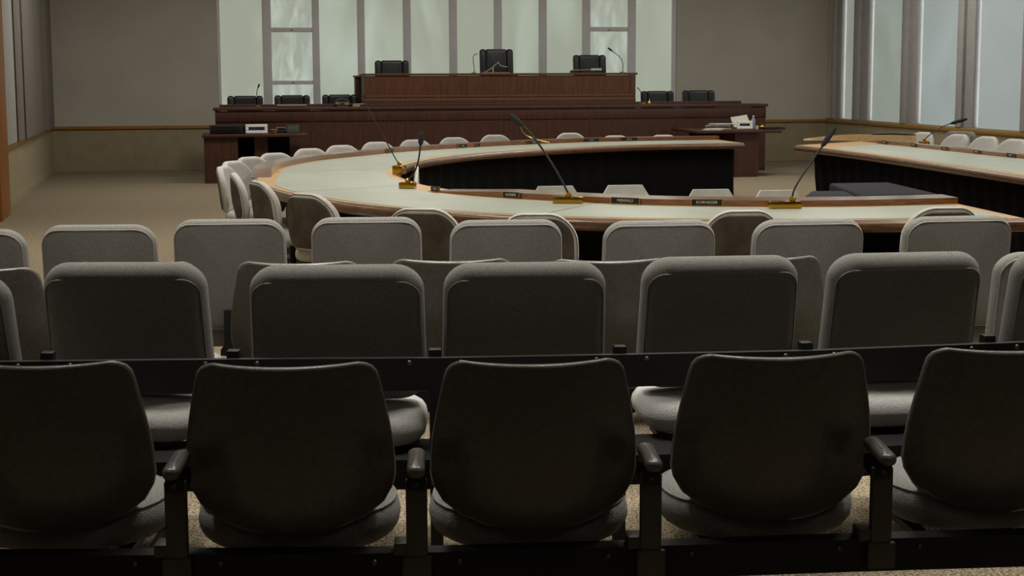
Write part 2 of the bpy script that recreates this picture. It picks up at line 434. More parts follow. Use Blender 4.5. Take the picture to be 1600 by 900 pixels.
# pale inlay panels with dark joints between them
cuts = [near_k(INN, *at(x, y, TT)[:2]) for x, y in ((905, 319), (633, 289), (628, 264.8), (690, 245))]
cuts = sorted({0, *cuts, near_k(INN, 1.2, 17.3), NT - 1})
for a, c in zip(cuts, cuts[1:]):
    bmx = new(); rings = []
    for k in range(a, c + 1):
        d0 = .33 if k <= k_in_end else .13
        d1 = -.24 if k >= k_out_start else -.10
        if k_in_end < k < k_in_end + 8: d0 = .33 - .2 * (k - k_in_end) / 8
        if k_out_start - 8 < k < k_out_start: d1 = -.24 + .14 * (k_out_start - k) / 8
        A, B = cross_d(k, d0), cross_d(k, d1)
        if k in (a, c):                # leave the joint open
            t = (INN[min(k + 1, NT - 1)] - INN[max(k - 1, 0)]).normalized() * (.006 if k == a else -.006)
            if k == 0: t = (INN[1] - INN[0]).normalized() * .09
            if k == NT - 1: t = -(INN[-1] - INN[-2]).normalized() * .09
            A = A + t; B = B + t
        rings.append([bmx.verts.new((A.x, A.y, TT + .001)), bmx.verts.new((B.x, B.y, TT + .001)), bmx.verts.new((B.x, B.y, TT + .004)), bmx.verts.new((A.x, A.y, TT + .004))])
    for p, q in zip(rings, rings[1:]):
        for i in range(4): bmx.faces.new((p[i], p[(i+1) % 4], q[(i+1) % 4], q[i]))
    bmx.faces.new(rings[0][::-1]); bmx.faces.new(rings[-1]); build('inlay_panel', bmx, 'inlay', tb)
for k in cuts[1:-1]:
    bmx = new(); A, B = cross_d(k, .13), cross_d(k, -.12); t = (INN[k+1] - INN[k-1]).normalized() * .01
    prism(bmx, [(A - t)[:], (B - t)[:], (B + t)[:], (A + t)[:]], TT + .0005, TT + .002); build('joint', bmx, 'seam', tb)
def skirt(bm, path, z0, z1, flare=.06, side=1, amp=.014, wav=.09, th=.02):
    """hanging cloth: follows the path, with soft folds"""
    L = 0; rows = []
    for i, p in enumerate(path):
        t = (path[min(i+1, len(path)-1)] - path[max(i-1, 0)]).normalized(); n = Vector((-t.y, t.x)) * side
        if i: L += (path[i] - path[i-1]).length
        col = []
        for z, fl in ((z1, 0), (z0 + .5 * (z1 - z0), .3), (z0, 1)):
            q = p + n * (flare * fl + amp * (.3 + .7 * fl) * math.sin(2 * PI * L / wav / 3))
            col.append((q, n, z))
        rows.append(col)
    F = [[bm.verts.new((q.x, q.y, z)) for q, n, z in c] for c in rows]; G = [[bm.verts.new((*(q - n * th)[:], z)) for q, n, z in c] for c in rows]
    m = len(rows); 
    for i in range(m - 1):
        for j in range(2):
            bm.faces.new((F[i][j], F[i+1][j], F[i+1][j+1], F[i][j+1])); bm.faces.new((G[i][j], G[i][j+1], G[i+1][j+1], G[i+1][j]))
        bm.faces.new((F[i][0], G[i][0], G[i+1][0], F[i+1][0])); bm.faces.new((F[i][2], F[i+1][2], G[i+1][2], G[i][2]))
    for i in (0, m - 1):
        for j in range(2): bm.faces.new((F[i][j], F[i][j+1], G[i][j+1], G[i][j]))
SK = NT * 3
def dense(pts): return smooth_curve(pts, 420)
k_tip = near_k(INN, -.95, 13.9)
b = new(); skirt(b, dense([cross_d(k, .10) for k in range(k_tip, NT, 3)]), .005, TT - .07, .03, -1); build('skirt', b, 'skirt', tb)
b = new(); skirt(b, dense([cross_d(k, -.60) for k in range(0, NT, 4)]), .005, TT - .07, .02, 1, amp=.008); build('skirt', b, 'skirt', tb)
A, B = cross_d(NT - 2, .12), cross_d(NT - 2, -.58)
b = new(); skirt(b, smooth_curve([A, A.lerp(B, .5), B], 80), .005, TT - .07, .02, -1); build('skirt', b, 'skirt', tb)

# ------------------------------------------------------------------ the second table at the right
r_in = [(3.42, 17.25), (3.58, 16.6), (3.76, 15.6), (3.92, 14.52), (4.1, 13.06), (4.25, 11.79), (4.33, 10.6)]
r_out = [(4.5, 18.3), (4.62, 17.75), (4.80, 17.0), (4.93, 16.1), (5.04, 15.4), (5.17, 14.7), (5.3, 14.1), (5.55, 12.6)]
save = (INN, OUT, NT)
NT = 41; INN = smooth_curve(r_in, NT); OUT = smooth_curve(r_out, NT)
tr = thing('curved_side_table', 'curved conference table with black skirt by the right hand windows', 'table')
b = new(); band(b, range(NT), 0, -1e-6, TT - .075, TT - .002, rnd=.035); build('tabletop', b, 'table_wood', tr)
b = new(); band(b, range(NT), .05, -.05, TT - .003, TT + .001); build('border', b, 'pale_wood', tr)
k0 = 7
b = new(); band(b, range(4, NT), -.16, -1e-6, TT, TT + .042); build('ledge', b, 'ledge_wood', tr)
bmx = new(); rings = []
for k in range(5, NT):
    A, B = cross_d(k, .16), cross_d(k, -.22); rings.append([bmx.verts.new((A.x, A.y, TT + .001)), bmx.verts.new((B.x, B.y, TT + .001)), bmx.verts.new((B.x, B.y, TT + .004)), bmx.verts.new((A.x, A.y, TT + .004))])
for p, q in zip(rings, rings[1:]):
    for i in range(4): bmx.faces.new((p[i], p[(i+1) % 4], q[(i+1) % 4], q[i]))
bmx.faces.new(rings[0][::-1]); bmx.faces.new(rings[-1]); build('inlay_panel', bmx, 'inlay', tr)
# low curved wooden upstand closing the far end
e0, e1, e2 = Vector(at(1256, 219, TT)[:2]), Vector((4.45, 19.1)), Vector(at(1432, 222, TT)[:2])
b = new(); P = smooth_curve([e0, Vector((4.2, 18.55)), Vector((4.55, 18.35)), e2], 24)
b = new(); rings = []
for i, p in enumerate(P):
    hh = .012 + .068 * math.sin(PI / 2 * min(i / 12, 1)); q = p + Vector((.02, .10))
    rings.append([b.verts.new((p.x, p.y, TT - .003)), b.verts.new((q.x, q.y, TT - .003)), b.verts.new((q.x, q.y, TT + hh)), b.verts.new((p.x, p.y + .03, TT + hh))])
for a_, c_ in zip(rings, rings[1:]):
    for i in range(4): b.faces.new((a_[i], a_[(i+1) % 4], c_[(i+1) % 4], c_[i]))
b.faces.new(rings[0][::-1]); b.faces.new(rings[-1]); build('end_upstand', b, 'pale_wood', tr)
b = new(); tube(b, [(p.x + .01, p.y + .07, TT + .086 + .012 * math.sin(PI * i / 9)) for i, p in enumerate(P[14:])], [.006] + [.014] * 8 + [.006], 8); build('edge_strip', b, 'mic_black', tr)
b = new(); skirt(b, dense([cross_d(k, .34) for k in range(1, NT, 2)]), .005, TT - .07, .06, 1); build('skirt', b, 'skirt', tr)
A, B = cross_d(1, .34), cross_d(1, -.2)
b = new(); skirt(b, smooth_curve([A, A.lerp(B, .5), B], 60), .005, TT - .07, .06, -1); build('skirt', b, 'skirt', tr)
b = new(); skirt(b, dense([cross_d(k, -.30) for k in range(1, NT, 2)]), .005, TT - .07, .02, -1); build('skirt', b, 'skirt', tr)
RIN, ROUT = INN, OUT
INN, OUT, NT = save

# ------------------------------------------------------------------ chairs
def warp_back(w, h, taper, bend, lean, y0, z0, dip=0):
    def f(v):
        u = v.x / (w / 2); zz = v.z / h
        return Vector((v.x * (1 + taper * (1 - zz)), v.y + y0 + bend * u * u + math.tan(lean) * (h - v.z), v.z + z0 - dip * (1 - u * u) * max(zz - .5, 0) * 2))
    return f
def seat_warp(y0, z0, tilt=0):
    """turns a pad lying in x/z into a level cushion: its z becomes depth"""
    return lambda v: Vector((v.x, y0 + v.z, z0 - v.y + tilt * v.z))
def add_pedestal(t, top, y):
    b = new(); lathe(b, [(.03, .06), (.03, .12), (.024, .13), (.024, top)], (0, y, 0), 14); build('pedestal', b, 'black_metal', t)
    for k in range(4):
        a = PI / 4 + k * PI / 2; c, s = math.cos(a), math.sin(a); b = new()
        tube(b, [(c * .02, y + s * .02, .085), (c * .14, y + s * .14, .06), (c * .25, y + s * .25, .022)], [.018, .016, .012], 8)
        lathe(b, [(.016, 0), (.018, .008), (.01, .02)], (c * .25, y + s * .25, 0), 8)
        build('leg', b, 'black_metal', t)

def padded_chair(name, label, w, top, bottom, edge, pip, piptop, free, group, fabric='fabric'):
    """grey upholstered chair with a piped back; free: stands on its own pedestal"""
    t = thing(name, label, 'chair', (0, 0, 0), 0, group)
    h = top - bottom; th = 2 * edge + .02
    wf = warp_back(w, h, .03, .035, R(7 if free else 12), th / 2, bottom, -.008)
    b = new(); pad(b, w, h, th, .085, edge, .004, wf, 5); bk = build('backrest', b, fabric if free else 'fabric_dark', t, 80)
    b = new(); piping(b, w, h, pip, .085, th, edge, .0038, wf, top=piptop); build('piping', b, 'fabric_piping' if free else 'fabric_dark', bk, 80)
    y0 = math.tan(R(7)) * h + .05 if free else -.055
    b = new(); pad(b, w + .01, .45, .105, .13, .05, .012, seat_warp(y0, .415 if free else .43)); st = build('seat', b, 'seat_fabric_lit' if not free else fabric, t, 80)
    if free:
        bx('back_bracket', 'black_metal', -.05, .05, y0 - .06, y0 + .1, .34, .368, t)
        bx('back_bracket', 'black_metal', -.03, .03, y0 - .07, y0 - .05, .34, bottom + .1, t)
        add_pedestal(t, .362, y0 + .22)
    return t

SHW = [(z * 1.075, w_ * 1.012) for z, w_ in [(0, .02), (.006, .085), (.013, .123), (.036, .188), (.066, .234), (.105, .258), (.136, .266), (.18, .265), (.23, .2605), (.28, .252), (.33, .2425), (.375, .233), (.40, .226), (.414, .214), (.422, .198), (.426, .182)]]
def shell_chair(name, label, group):
    """smooth moulded back, rounded at the foot, over a padded seat"""
    t = thing(name, label, 'chair', (0, 0, 0), 0, group)
    zb, NX, SH = .383, 22, .458; b = new()
    def P(u, hz, w):
        x = u * w; y = .085 * (abs(x) / .26) ** 2.0 + math.tan(R(9)) * (SH - hz) - .02 * math.sin(PI * min(hz / SH, 1))
        z = zb + hz - .007 * (1 - u * u) * max(0, hz - .41) / .05
        return Vector((x, y, z))
    grid = []
    for hz, w in SHW: grid.append([P(-1 + 2 * k / NX, hz, w) for k in range(NX + 1)])
    th = .03
    rear = [[b.verts.new(p) for p in row] for row in grid]
    # soft lip: the front sheet is slightly smaller and joined by a rounded rim
    front = [[b.verts.new(p + Vector((0, th, 0))) for p in row] for row in grid]
    m = len(grid)
    for i in range(m - 1):
        for k in range(NX):
            b.faces.new((rear[i][k], rear[i][k+1], rear[i+1][k+1], rear[i+1][k])); b.faces.new((front[i][k], front[i+1][k], front[i+1][k+1], front[i][k+1]))
    rim_r = rear[0] + [rear[i][NX] for i in range(1, m)] + rear[m-1][NX-1::-1] + [rear[i][0] for i in range(m - 2, 0, -1)]
    rim_f = front[0] + [front[i][NX] for i in range(1, m)] + front[m-1][NX-1::-1] + [front[i][0] for i in range(m - 2, 0, -1)]
    cx, cz = 0, zb + .2
    prev = rim_r
    for a in (45, 90, 135):
        ring = []
        for vr, vf in zip(rim_r, rim_f):
            mid = (vr.co + vf.co) / 2; d = Vector((vr.co.x - cx, 0, vr.co.z - cz)).normalized()
            ring.append(b.verts.new(mid + d * (.009 * math.sin(R(a))) + Vector((0, -th / 2 * math.cos(R(a)), 0))))
        n = len(ring)
        for k in range(n): b.faces.new((prev[k], prev[(k+1) % n], ring[(k+1) % n], ring[k]))
        prev = ring
    n = len(prev)
    for k in range(n): b.faces.new((prev[k], prev[(k+1) % n], rim_f[(k+1) % n], rim_f[k]))
    build('backrest', b, 'shell', t, 85)
    b = new(); pad(b, .49, .40, .05, .1, .024, .02, lambda v: P(v.x / .25, v.z + .01, .25) + Vector((0, th + .026 + v.y, 0)))
    build('back_cushion', b, 'seat_fabric_lit', t, 85)
    b = new(); pad(b, .56, .42, .12, .2, .056, .008, seat_warp(.105, .366, .03)); st = build('seat', b, 'shell_seat_fabric', t, 85)
    b = new(); piping(b, .56, .42, .014, .2, .12, .056, .004, seat_warp(.105, .366, .03)); build('piping', b, 'shell_seat_fabric', st, 85)
    return t

def row_frame(name, label, pts, yaw_of, zb0, zb1, rail=None, rail_off=0, arms=True, post_mat='post_metal', arm_mat='arm_plastic', bolt=.11, leg_at=None, arm_z=.585, beam_y=(.02, .075), brk=(.275, .297)):
    """black steel beam on legs that carries a row of seats: pts are the posts between the seats"""
    t = thing(name, label, 'seat frame')
    P = [Vector(p) for p in pts]; P = [P[0] * 2 - P[1]] + P + [P[-1] * 2 - P[-2]]
    def ribbon(bm, y0, y1, z0, z1):
        rings = []
        for i, p in enumerate(P):
            d = (P[min(i+1, len(P)-1)] - P[max(i-1, 0)]).normalized(); n = Vector((-d.y, d.x))
            rings.append([bm.verts.new((*(p + n * yy)[:], zz)) for yy, zz in ((y0, z0), (y1, z0), (y1, z1), (y0, z1))])
        for a, c in zip(rings, rings[1:]):
            for i in range(4): bm.faces.new((a[i], a[(i+1) % 4], c[(i+1) % 4], c[i]))
        bm.faces.new(rings[0][::-1]); bm.faces.new(rings[-1])
    b = new(); ribbon(b, beam_y[0], beam_y[1], zb0, zb1); build('beam', b, 'black_metal', t)
    if rail:
        b = new(); ribbon(b, rail_off - .015, rail_off + .01, rail[0], rail[1]); build('back_rail', b, 'black_metal', t)
    for i in range(1, len(P) - 1):
        p = P[i]; d = (P[i+1] - P[i-1]).normalized(); rz = math.atan2(d.y, d.x)
        M = Matrix.Translation((p.x, p.y, 0)) @ Matrix.Rotation(rz, 4, 'Z')
        def place(o): o.matrix_local = M; return o
        if arms:
            b = new(); box(b, -.0275, .0275, beam_y[0] - .016, beam_y[0] + .012, zb0 + .02, arm_z - .03, .004); po = place(build('post', b, post_mat, t))
            b = new(); box(b, -.038, .038, beam_y[0] - .022, beam_y[0] - .004, zb0 + .012, zb0 + .085, .006); box(b, -.06, -.02, beam_y[0] - .012, beam_y[0] + .05, zb1 - .004, zb1 + .03, .004)
            place(build('bracket', b, post_mat, t))
            b = new(); pad(b, .046, .165, .032, .021, .014, .004, lambda v: Vector((v.x * (1 - .1 * (v.z > .15)), beam_y[0] - .065 + v.z, arm_z - v.y + .02 * (v.z / .27)))); place(build('armrest', b, arm_mat, t, 70))
            b = new(); box(b, -.024, .024, beam_y[0] - .02, beam_y[0] + .08, arm_z - .06, arm_z - .014, .006); place(build('arm_bracket', b, 'black_metal', t))
            b = new(); lathe(b, [(.008, 0), (.008, .004), (.004, .008)], (0, 0, 0), 10); bmesh.ops.rotate(b, verts=b.verts, matrix=Matrix.Rotation(R(90), 3, 'X')); bmesh.ops.translate(b, verts=b.verts, vec=(0, beam_y[0] - .02, arm_z - .04)); place(build('bolt', b, 'bolt_metal', t))
        if rail:
            b = new(); box(b, -.02, .02, rail_off + .01, rail_off + .05, .02, rail[1] + .022, .004); place(build('post', b, 'black_metal', t))
        yb = (rail_off - .015) if rail else beam_y[0]
        zb = (rail[1] - .014) if rail else zb0 + .065
        for sgn in (-1, 1):
            b = new(); lathe(b, [(.0085, 0), (.0085, .003), (.0065, .006), (.002, .008)], (0, 0, 0), 12)
            bmesh.ops.rotate(b, verts=b.verts, matrix=Matrix.Rotation(R(90), 3, 'X')); bmesh.ops.translate(b, verts=b.verts, vec=(sgn * bolt, yb, zb)); place(build('bolt', b, 'bolt_metal', t))
            b = new(); box(b, sgn * .2 - .02, sgn * .2 + .02, beam_y[0] + .01, beam_y[0] + .42, brk[0], brk[1], 0); place(build('seat_bracket', b, 'black_metal', t))
    for q, rz in (leg_at or []):
        b = new(); box(b, -.025, .025, -.02, .02, .03, zb0 + .01, .004); o = build('leg', b, 'black_metal', t); o.location = (q[0], q[1], 0); o.rotation_euler = (0, 0, rz)
        b = new(); tube(b, [(0, -.2, .018), (0, 0, .035), (0, .22, .018)], [.014, .02, .014], 8); lathe(b, [(.022, 0), (.024, .008), (.014, .02)], (0, -.2, 0), 10); lathe(b, [(.022, 0), (.024, .008), (.014, .02)], (0, .22, 0), 10)
        f = build('foot', b, 'black_metal', o)
    return t
NTH = ['first', 'second', 'third', 'fourth', 'fifth', 'sixth', 'seventh', 'eighth']

# nearest row: smooth shells seen from behind
ZA = .841
xa = [(at(px, py, ZA).x, at(px, py, ZA).y, a) for px, py, a in ((50, 575, 1), (442, 577, 2), (840, 572, 4), (1228, 561, 5), (1600, 551, 5))]
wa = ['cut by the left edge of the picture', 'second from the left', 'in the middle', 'second from the right', 'cut by the right edge of the picture']
proto = None
for (x, y, a), s in zip(xa, wa):
    lab = 'smooth dark shell chair in the nearest row, ' + s
    if proto is None: proto = shell_chair('shell_chair', lab, 'shell chairs in the nearest row'); proto.location = (x, y, 0); proto.rotation_euler = (0, 0, R(a))
    else: dup(proto, (x, y, 0), R(a), lab)
posts = [(at(px, py, .585).x, at(px, py, .585).y) for px, py in ((-110, 738), (271, 736), (650, 733), (1019, 724), (1382, 714), (1755, 705))]
row_frame('seat_row_frame', 'black steel beam with grey posts and armrests carrying the nearest row of seats', posts, None, .268, .357, leg_at=[((posts[i][0], posts[i][1] + .045), R(3)) for i in (1, 3, 5)])

# second row: tall padded backs over a black rail
xb = [(-140, 436), (181, 417), (521, 421), (824, 417), (1138, 407), (1433, 401), (1724, 396)]
wbq = ['cut by the left edge of the picture', 'second from the left', 'third from the left', 'in the middle', 'third from the right', 'second from the right', 'cut by the right edge of the picture']
ZB = .965; proto = None; posB = []
for (cx, ty), s, a in zip(xb, wbq, (-1, 0, 2, 4, 6, 7, 8)):
    p = at(cx, ty, ZB); posB.append(p)
    lab = 'tall grey padded chair along the black rail, ' + s
    if proto is None: proto = padded_chair('padded_chair', lab, .53, ZB, .5, .055, .014, .052, False, 'padded chairs along the black rail'); proto.location = (p.x, p.y, 0); proto.rotation_euler = (0, 0, R(a))
    else: dup(proto, (p.x, p.y, 0), R(a), lab).scale = (1.08 if cx == 521 else 1.02, 1, 1)
PB = []
for px, py in ((75, 552), (365, 549), (680, 547), (968, 542), (1258, 536), (1543, 525)):
    q = at(px, py, .725); PB.append((q.x, q.y))
row_frame('seat_row_frame', 'black steel rail with bolts and posts carrying the second row of padded seats', PB, None, .265, .362, brk=(.34, .3635), rail=(.605, .708), rail_off=-.03, arms=False, bolt=.08, beam_y=(.03, .3), leg_at=[((-1.2, 4.75), 0), ((.1, 4.7), R(3)), ((1.63, 4.78), R(6))])

# third row: shells again, only their rims show
xc = [(-50, 423), (202, 414), (462, 413), (705, 409), (957, 409), (1197, 405)]
wc = ['left edge of the picture', 'second from the left', 'third from the left', 'fourth from the left', 'second from the right', 'rightmost']
sc0 = None; PC = []
for (cx, ty), s, a in zip(xc, wc, (0, 0, 1, 2, 3, 4, 5)):
    p = at(cx, ty, .87); PC.append(p)
    lab = 'smooth dark shell chair between the padded rows, ' + s
    if sc0 is None: sc0 = shell_chair('shell_chair', lab, 'shell chairs between the padded rows'); sc0.location = (p.x, p.y, .014); sc0.scale = (1, 1, 1.016); sc0.rotation_euler = (0, 0, R(a))
    else: dup(sc0, (p.x, p.y, .014), R(a), lab)
pc = [((PC[i].x + PC[i+1].x) / 2, (PC[i].y + PC[i+1].y) / 2 - .04) for i in range(5)]
row_frame('seat_row_frame', 'black beam with posts under the shell chairs between the padded rows', pc, None, .285, .37, arms=False, brk=(.29, .312), leg_at=[((-1.7, 5.5), 0), ((0, 5.55), R(2)), ((1.3, 5.6), R(4))])

# fourth row: padded free-standing chairs
xd = [(-60, 362), (147, 355), (354, 346), (571, 343), (793, 347), (1036, 348), (1272, 346), (1509, 341)]
wd = ['cut by the left edge', 'second from the left', 'third from the left', 'fourth from the left', 'fourth from the right', 'third from the right', 'second from the right', 'rightmost']
d0 = None
for (cx, ty), s, a in zip(xd, wd, (0, 2, 3, 3, 5, 6, 7, 8)):
    p = at(cx, ty, .95)
    if p.y < 6.14: p = on(cx, ty, (0, 6.14, 0), (0, 1, 0))
    zs = p.z / .96; lab = 'grey padded chair in the row nearest the horseshoe table, ' + s
    if d0 is None: d0 = padded_chair('padded_chair', lab, .495, .96, .45, .032, .008, .02, True, 'padded chairs in the row nearest the table'); d0.location = (p.x, p.y, 0); d0.rotation_euler = (0, 0, R(a)); d0.scale = (1, 1, zs)
    else: dup(d0, (p.x, p.y, 0), R(a), lab).scale = (1, 1, zs)
p = at(1672, 397, .90)
re_ = dup(d0, (p.x, p.y, 0), R(9), 'grey padded chair half hidden at the right edge behind the nearest padded back', 'padded chairs at the right edge'); re_.scale = (1.05, 1, .9375)

# chairs pushed up to the horseshoe table
def table_chair(label, group):
    t = thing('table_chair', label, 'chair', (0, 0, 0), 0, group)
    w, top, bot = .46, .80, .43; h = top - bot; th = .06
    wf = warp_back(w, h, .04, .07, R(8), th / 2, bot, -.03)
    b = new(); pad(b, w, h, th, .15, .026, .006, wf, 4); bk = build('backrest', b, 'light_fabric', t, 80)
    b = new(); piping(b, w, h, .008, .15, th, .026, .004, wf); build('piping', b, 'fabric_piping', bk, 80)
    b = new(); pad(b, w - .05, h - .05, .012, .11, .005, .002, lambda v: wf(v + Vector((0, -th / 2 - .003, .025))), 3); build('back_panel', b, 'brown_fabric', t, 80)
    b = new(); pad(b, .48, .42, .09, .13, .04, .01, seat_warp(.09, .40)); build('seat', b, 'light_fabric', t, 80)
    bx('back_bracket', 'black_metal', -.03, .03, .0 + .06, .3, .335, .352, t)
    add_pedestal(t, .36, .3)
    return t
ec = [ # pixel of the top of the back, facing (degrees, 0 = away from the camera)
    (655, 325, -8, 'near side, first from the left corner'), (838, 333, -3, 'near side, left of the middle'), (1165, 328, 4, 'near side, below the pair of long name plates'), (1475, 323, 5, 'near side, at the open end of the table'),
    (470, 301.5, -38, 'at the near left corner of the curve'), (398, 282, -62, 'on the left, second round the curve'), (366, 270, -78, 'on the left, third round the curve'), (362, 258.5, -95, 'on the left, fourth round the curve'),
    (379, 250.7, -112, 'on the left, fifth round the curve'), (400, 244, -128, 'far side, sixth round the curve'), (437, 238, -140, 'far side, in front of the left desk'), (480, 231, -147, 'far side, under the left desk top'),
    (530, 226, -151, 'far side, left of the slanting microphone stem'), (586, 221, -154, 'far side, behind the slanting microphone stem'), (645, 217.5, -157, 'far side, behind the upright microphone'), (707, 214, -160, 'far side, right of the upright microphone'),
    (771, 210, -163, 'far side, left of the tall middle microphone'), (889, 207, -168, 'far side, right of the tall middle microphone'), (974, 211, -174, 'far side, second from the open end'), (1050, 210, -176, 'far side, nearest the open end')]
e0 = None
for px, py, a, s in ec:
    p = at(px, py, .83); q = Vector((p.x, p.y)); back = Vector((math.sin(R(a)), -math.cos(R(a))))
    for _ in range(60):
        k = min(range(NT), key=lambda k: (OUT[k] - q).length); nn = (OUT[k] - INN[k]).normalized()
        if (q - OUT[k]).dot(nn) > (.27 if py < 260 else .2): break
        q = q + back * .02
    zs = (on(px, py, (0, q.y, 0), (0, 1, 0)).z) / .83; zs = min(max(zs, .94), 1.03)
    p = Vector((q.x, q.y, 0)); lab = 'light grey chair at the horseshoe table, ' + s
    if e0 is None: e0 = table_chair(lab, 'chairs round the horseshoe table'); e0.location = (p.x, p.y, 0); e0.rotation_euler = (0, 0, R(a)); e0.scale = (1, 1, zs)
    else: dup(e0, (p.x, p.y, 0), R(a), lab).scale = (1, 1, zs)
# chairs along the right table
rc = [(1448, 206, 'beside the microphone'), (1503, 209, 'second from the microphone'), (1548, 212.5, 'third from the microphone'), (1592, 216.5, 'at the right edge of the picture')]
for px, py, s in rc:
    p = at(px, py, .86)
    dup(e0, (p.x, p.y, .03), R(118), 'pale chair behind the curved side table, ' + s, 'chairs along the side table')

# white angular chairs inside the ring
def angular_chair(label, group):
    t = thing('angular_chair', label, 'chair', (0, 0, 0), 0, group)
    b = new(); P = [(-.19, .42), (.19, .42), (.205, .70), (.125, .835), (-.125, .835), (-.205, .70)]
    lo = [b.verts.new((x, .03 + .1 * (.835 - z), z)) for x, z in P]; hi = [b.verts.new((x, .055 + .1 * (.835 - z), z)) for x, z in P]
    c0 = b.verts.new((0, .0 + .1 * .2, .63)); c1 = b.verts.new((0, .03 + .1 * .2, .63))
    for i in range(6):
        j = (i + 1) % 6; b.faces.new((lo[i], lo[j], c0)); b.faces.new((hi[j], hi[i], c1)); b.faces.new((lo[j], lo[i], hi[i], hi[j]))
    bmesh.ops.bevel(b, geom=[e for e in b.edges if abs(e.calc_face_angle(0)) > 1], offset=.005, segments=2, affect='EDGES')
    build('backrest', b, 'white_shell', t, 25)
    b = new(); pad(b, .42, .42, .05, .06, .02, .004, seat_warp(.08, .43)); build('seat', b, 'white_shell', t, 70)
    bx('back_bracket', 'black_metal', -.03, .03, .055, .3, .385, .402, t)
    add_pedestal(t, .40, .29)
    return t
a0 = None
for px, py, a, s in ((866, 290, 190, 'behind the middle microphone base'), (975, 288.5, 188, 'behind the left long name plate'), (1108, 295, 188, 'behind the right long name plate'), (1212, 296.5, 189, 'behind the right hand microphone stem'), (659, 261, 95, 'seen sideways at the inner tip')):
    p = at(px, py, .80)
    lab = 'white angular chair back inside the horseshoe, ' + s
    if a0 is None: a0 = angular_chair(lab, 'white chairs inside the horseshoe'); a0.location = (p.x, p.y, 0); a0.rotation_euler = (0, 0, R(a)); a0.scale = (1, 1, .958)
    else: dup(a0, (p.x, p.y, 0), R(a), lab)

# dark padded benches between the tables
def dark_bench(label, corners, z):
    P = [at(x, y, z) for x, y in corners]
    t = thing('padded_bench', label, 'bench', (0, 0, 0), 0, 'dark benches inside the ring')
    b = new(); prism(b, [(p.x, p.y) for p in P], z - .1, z, .03); build('cushion', b, 'bench_fabric', t, 50)
    cx = sum(p.x for p in P) / 4; cy = sum(p.y for p in P) / 4
    b = new(); prism(b, [(cx + (p.x - cx) * .9, cy + (p.y - cy) * .9) for p in P], 0, z - .1); build('base', b, 'skirt', t)
dark_bench('long dark blue grey padded bench in front of the skirt of the side table', [(1345, 305), (1466, 302), (1390, 284.5), (1296, 286)], .56)
dark_bench('small dark padded bench at the left end of the long bench', [(1253, 308), (1345, 309), (1322, 298), (1266, 298)], .6)
# grey sofa-like seat behind the side table
gs = dup(d0, (0, 0, 0), 0, 'grey padded chair standing by the window wall behind the pale chairs', 'padded chairs by the window wall')
p = at(1508, 205.5, .80); gs.location = (p.x, p.y, 0); gs.rotation_euler = (0, 0, R(112)); gs.scale = (1.15, 1, .833)

# ------------------------------------------------------------------ dais
DO = Vector((-4.63, 22.3)); DA = R(10.6); DX = Vector((math.cos(DA), math.sin(DA))); DY = Vector((-math.sin(DA), math.cos(DA)))
def dl(y_local, px, py):
    """dais coordinates of a pixel on the upright plane y_local behind the front of the bench"""
    q0 = DO + DY * y_local; q = on(px, py, (q0.x, q0.y, 0), (DY.x, DY.y, 0)); d = Vector((q.x, q.y)) - DO
    return d.dot(DX), q.z
def dais_thing(name, label, cat, x, y, z=0, rz=0, group=None):
    q = DO + DX * x + DY * y; return thing(name, label, cat, (q.x, q.y, z + (.0015 if z else 0)), DA + rz, group)
XR = dl(0, 1196, 200)[0]; ZL = dl(0, 317, 169)[1]
lb = dais_thing('council_bench', 'long low dark wood council bench across the back of the room', 'bench', 0, 0)
bx('front_panel', 'dark_wood', 0, XR, 0, .04, 0, ZL - .05, lb)
bx('counter_top', 'dark_wood', -.03, XR + .03, -.04, .5, ZL - .045, ZL, lb, .008)
bx('side_panel', 'dark_wood', 0, .04, .04, .62, 0, ZL - .05, lb); bx('side_panel', 'dark_wood', XR - .04, XR, .04, .62, 0, ZL - .05, lb)
bx('frieze', 'dark_wood', 0, XR, -.015, 0, ZL - .22, ZL - .05, lb, .004)
bx('plinth', 'dark_wood', 0, XR, -.012, 0, 0, .10, lb, .004)
for k in range(1, 6):
    x = XR * k / 6; bx('stile', 'dark_wood', x - .035, x + .035, -.006, 0, .10, ZL - .22, lb)
x0, z0 = dl(.55, 343, 163.5); x1, z1 = dl(.55, 1157, 157)
bx('raised_back', 'dark_wood', x0, x1, .5, .58, ZL - .02, max(z0, ZL + .02), lb, .006)
pl = bx('floor_platform', 'carpet', .05, XR - .05, .64, 2.35, 0, .3, None); pl.location = (*DO, 0); pl.rotation_euler = (0, 0, DA); pl['kind'] = 'structure'
# upper bench
YU = .72
ux0, uz = dl(YU, 568, 115); ux1, _ = dl(YU, 993, 111); uxl, _ = dl(YU + .62, 555, 116); uxm, _ = dl(YU + .62, 563, 116)
ub = dais_thing('presiding_bench', 'raised reddish wood presiding bench in front of the window', 'bench', 0, YU)
bx('front_panel', 'red_wood', ux0, ux1, 0, .04, .3, uz - .04, ub)
bx('counter_top', 'red_wood', ux0 - .03, ux1 + .03, -.03, .5, uz - .035, uz, ub, .008)
bx('base_moulding', 'red_wood', ux0, ux1, -.03, 0, ZL + .02, ZL + .12, ub, .012)
bx('base_moulding', 'red_wood', ux0 + .02, ux1 - .02, -.015, 0, ZL + .12, ZL + .17, ub, .01)
bx('side_panel', 'red_wood', ux0, ux0 + .04, .04, .9, .3, uz - .04, ub); bx('side_panel', 'red_wood', ux1 - .04, ux1, .04, .9, .3, uz - .04, ub)
bx('stile', 'red_wood', ux1 - .09, ux1, -.008, 0, ZL + .17, uz - .04, ub)
xs = ux0 + (ux1 - ux0) * .37; bx('panel_joint', 'dark_wood', xs - .006, xs + .006, -.003, 0, ZL + .17, uz - .04, ub)
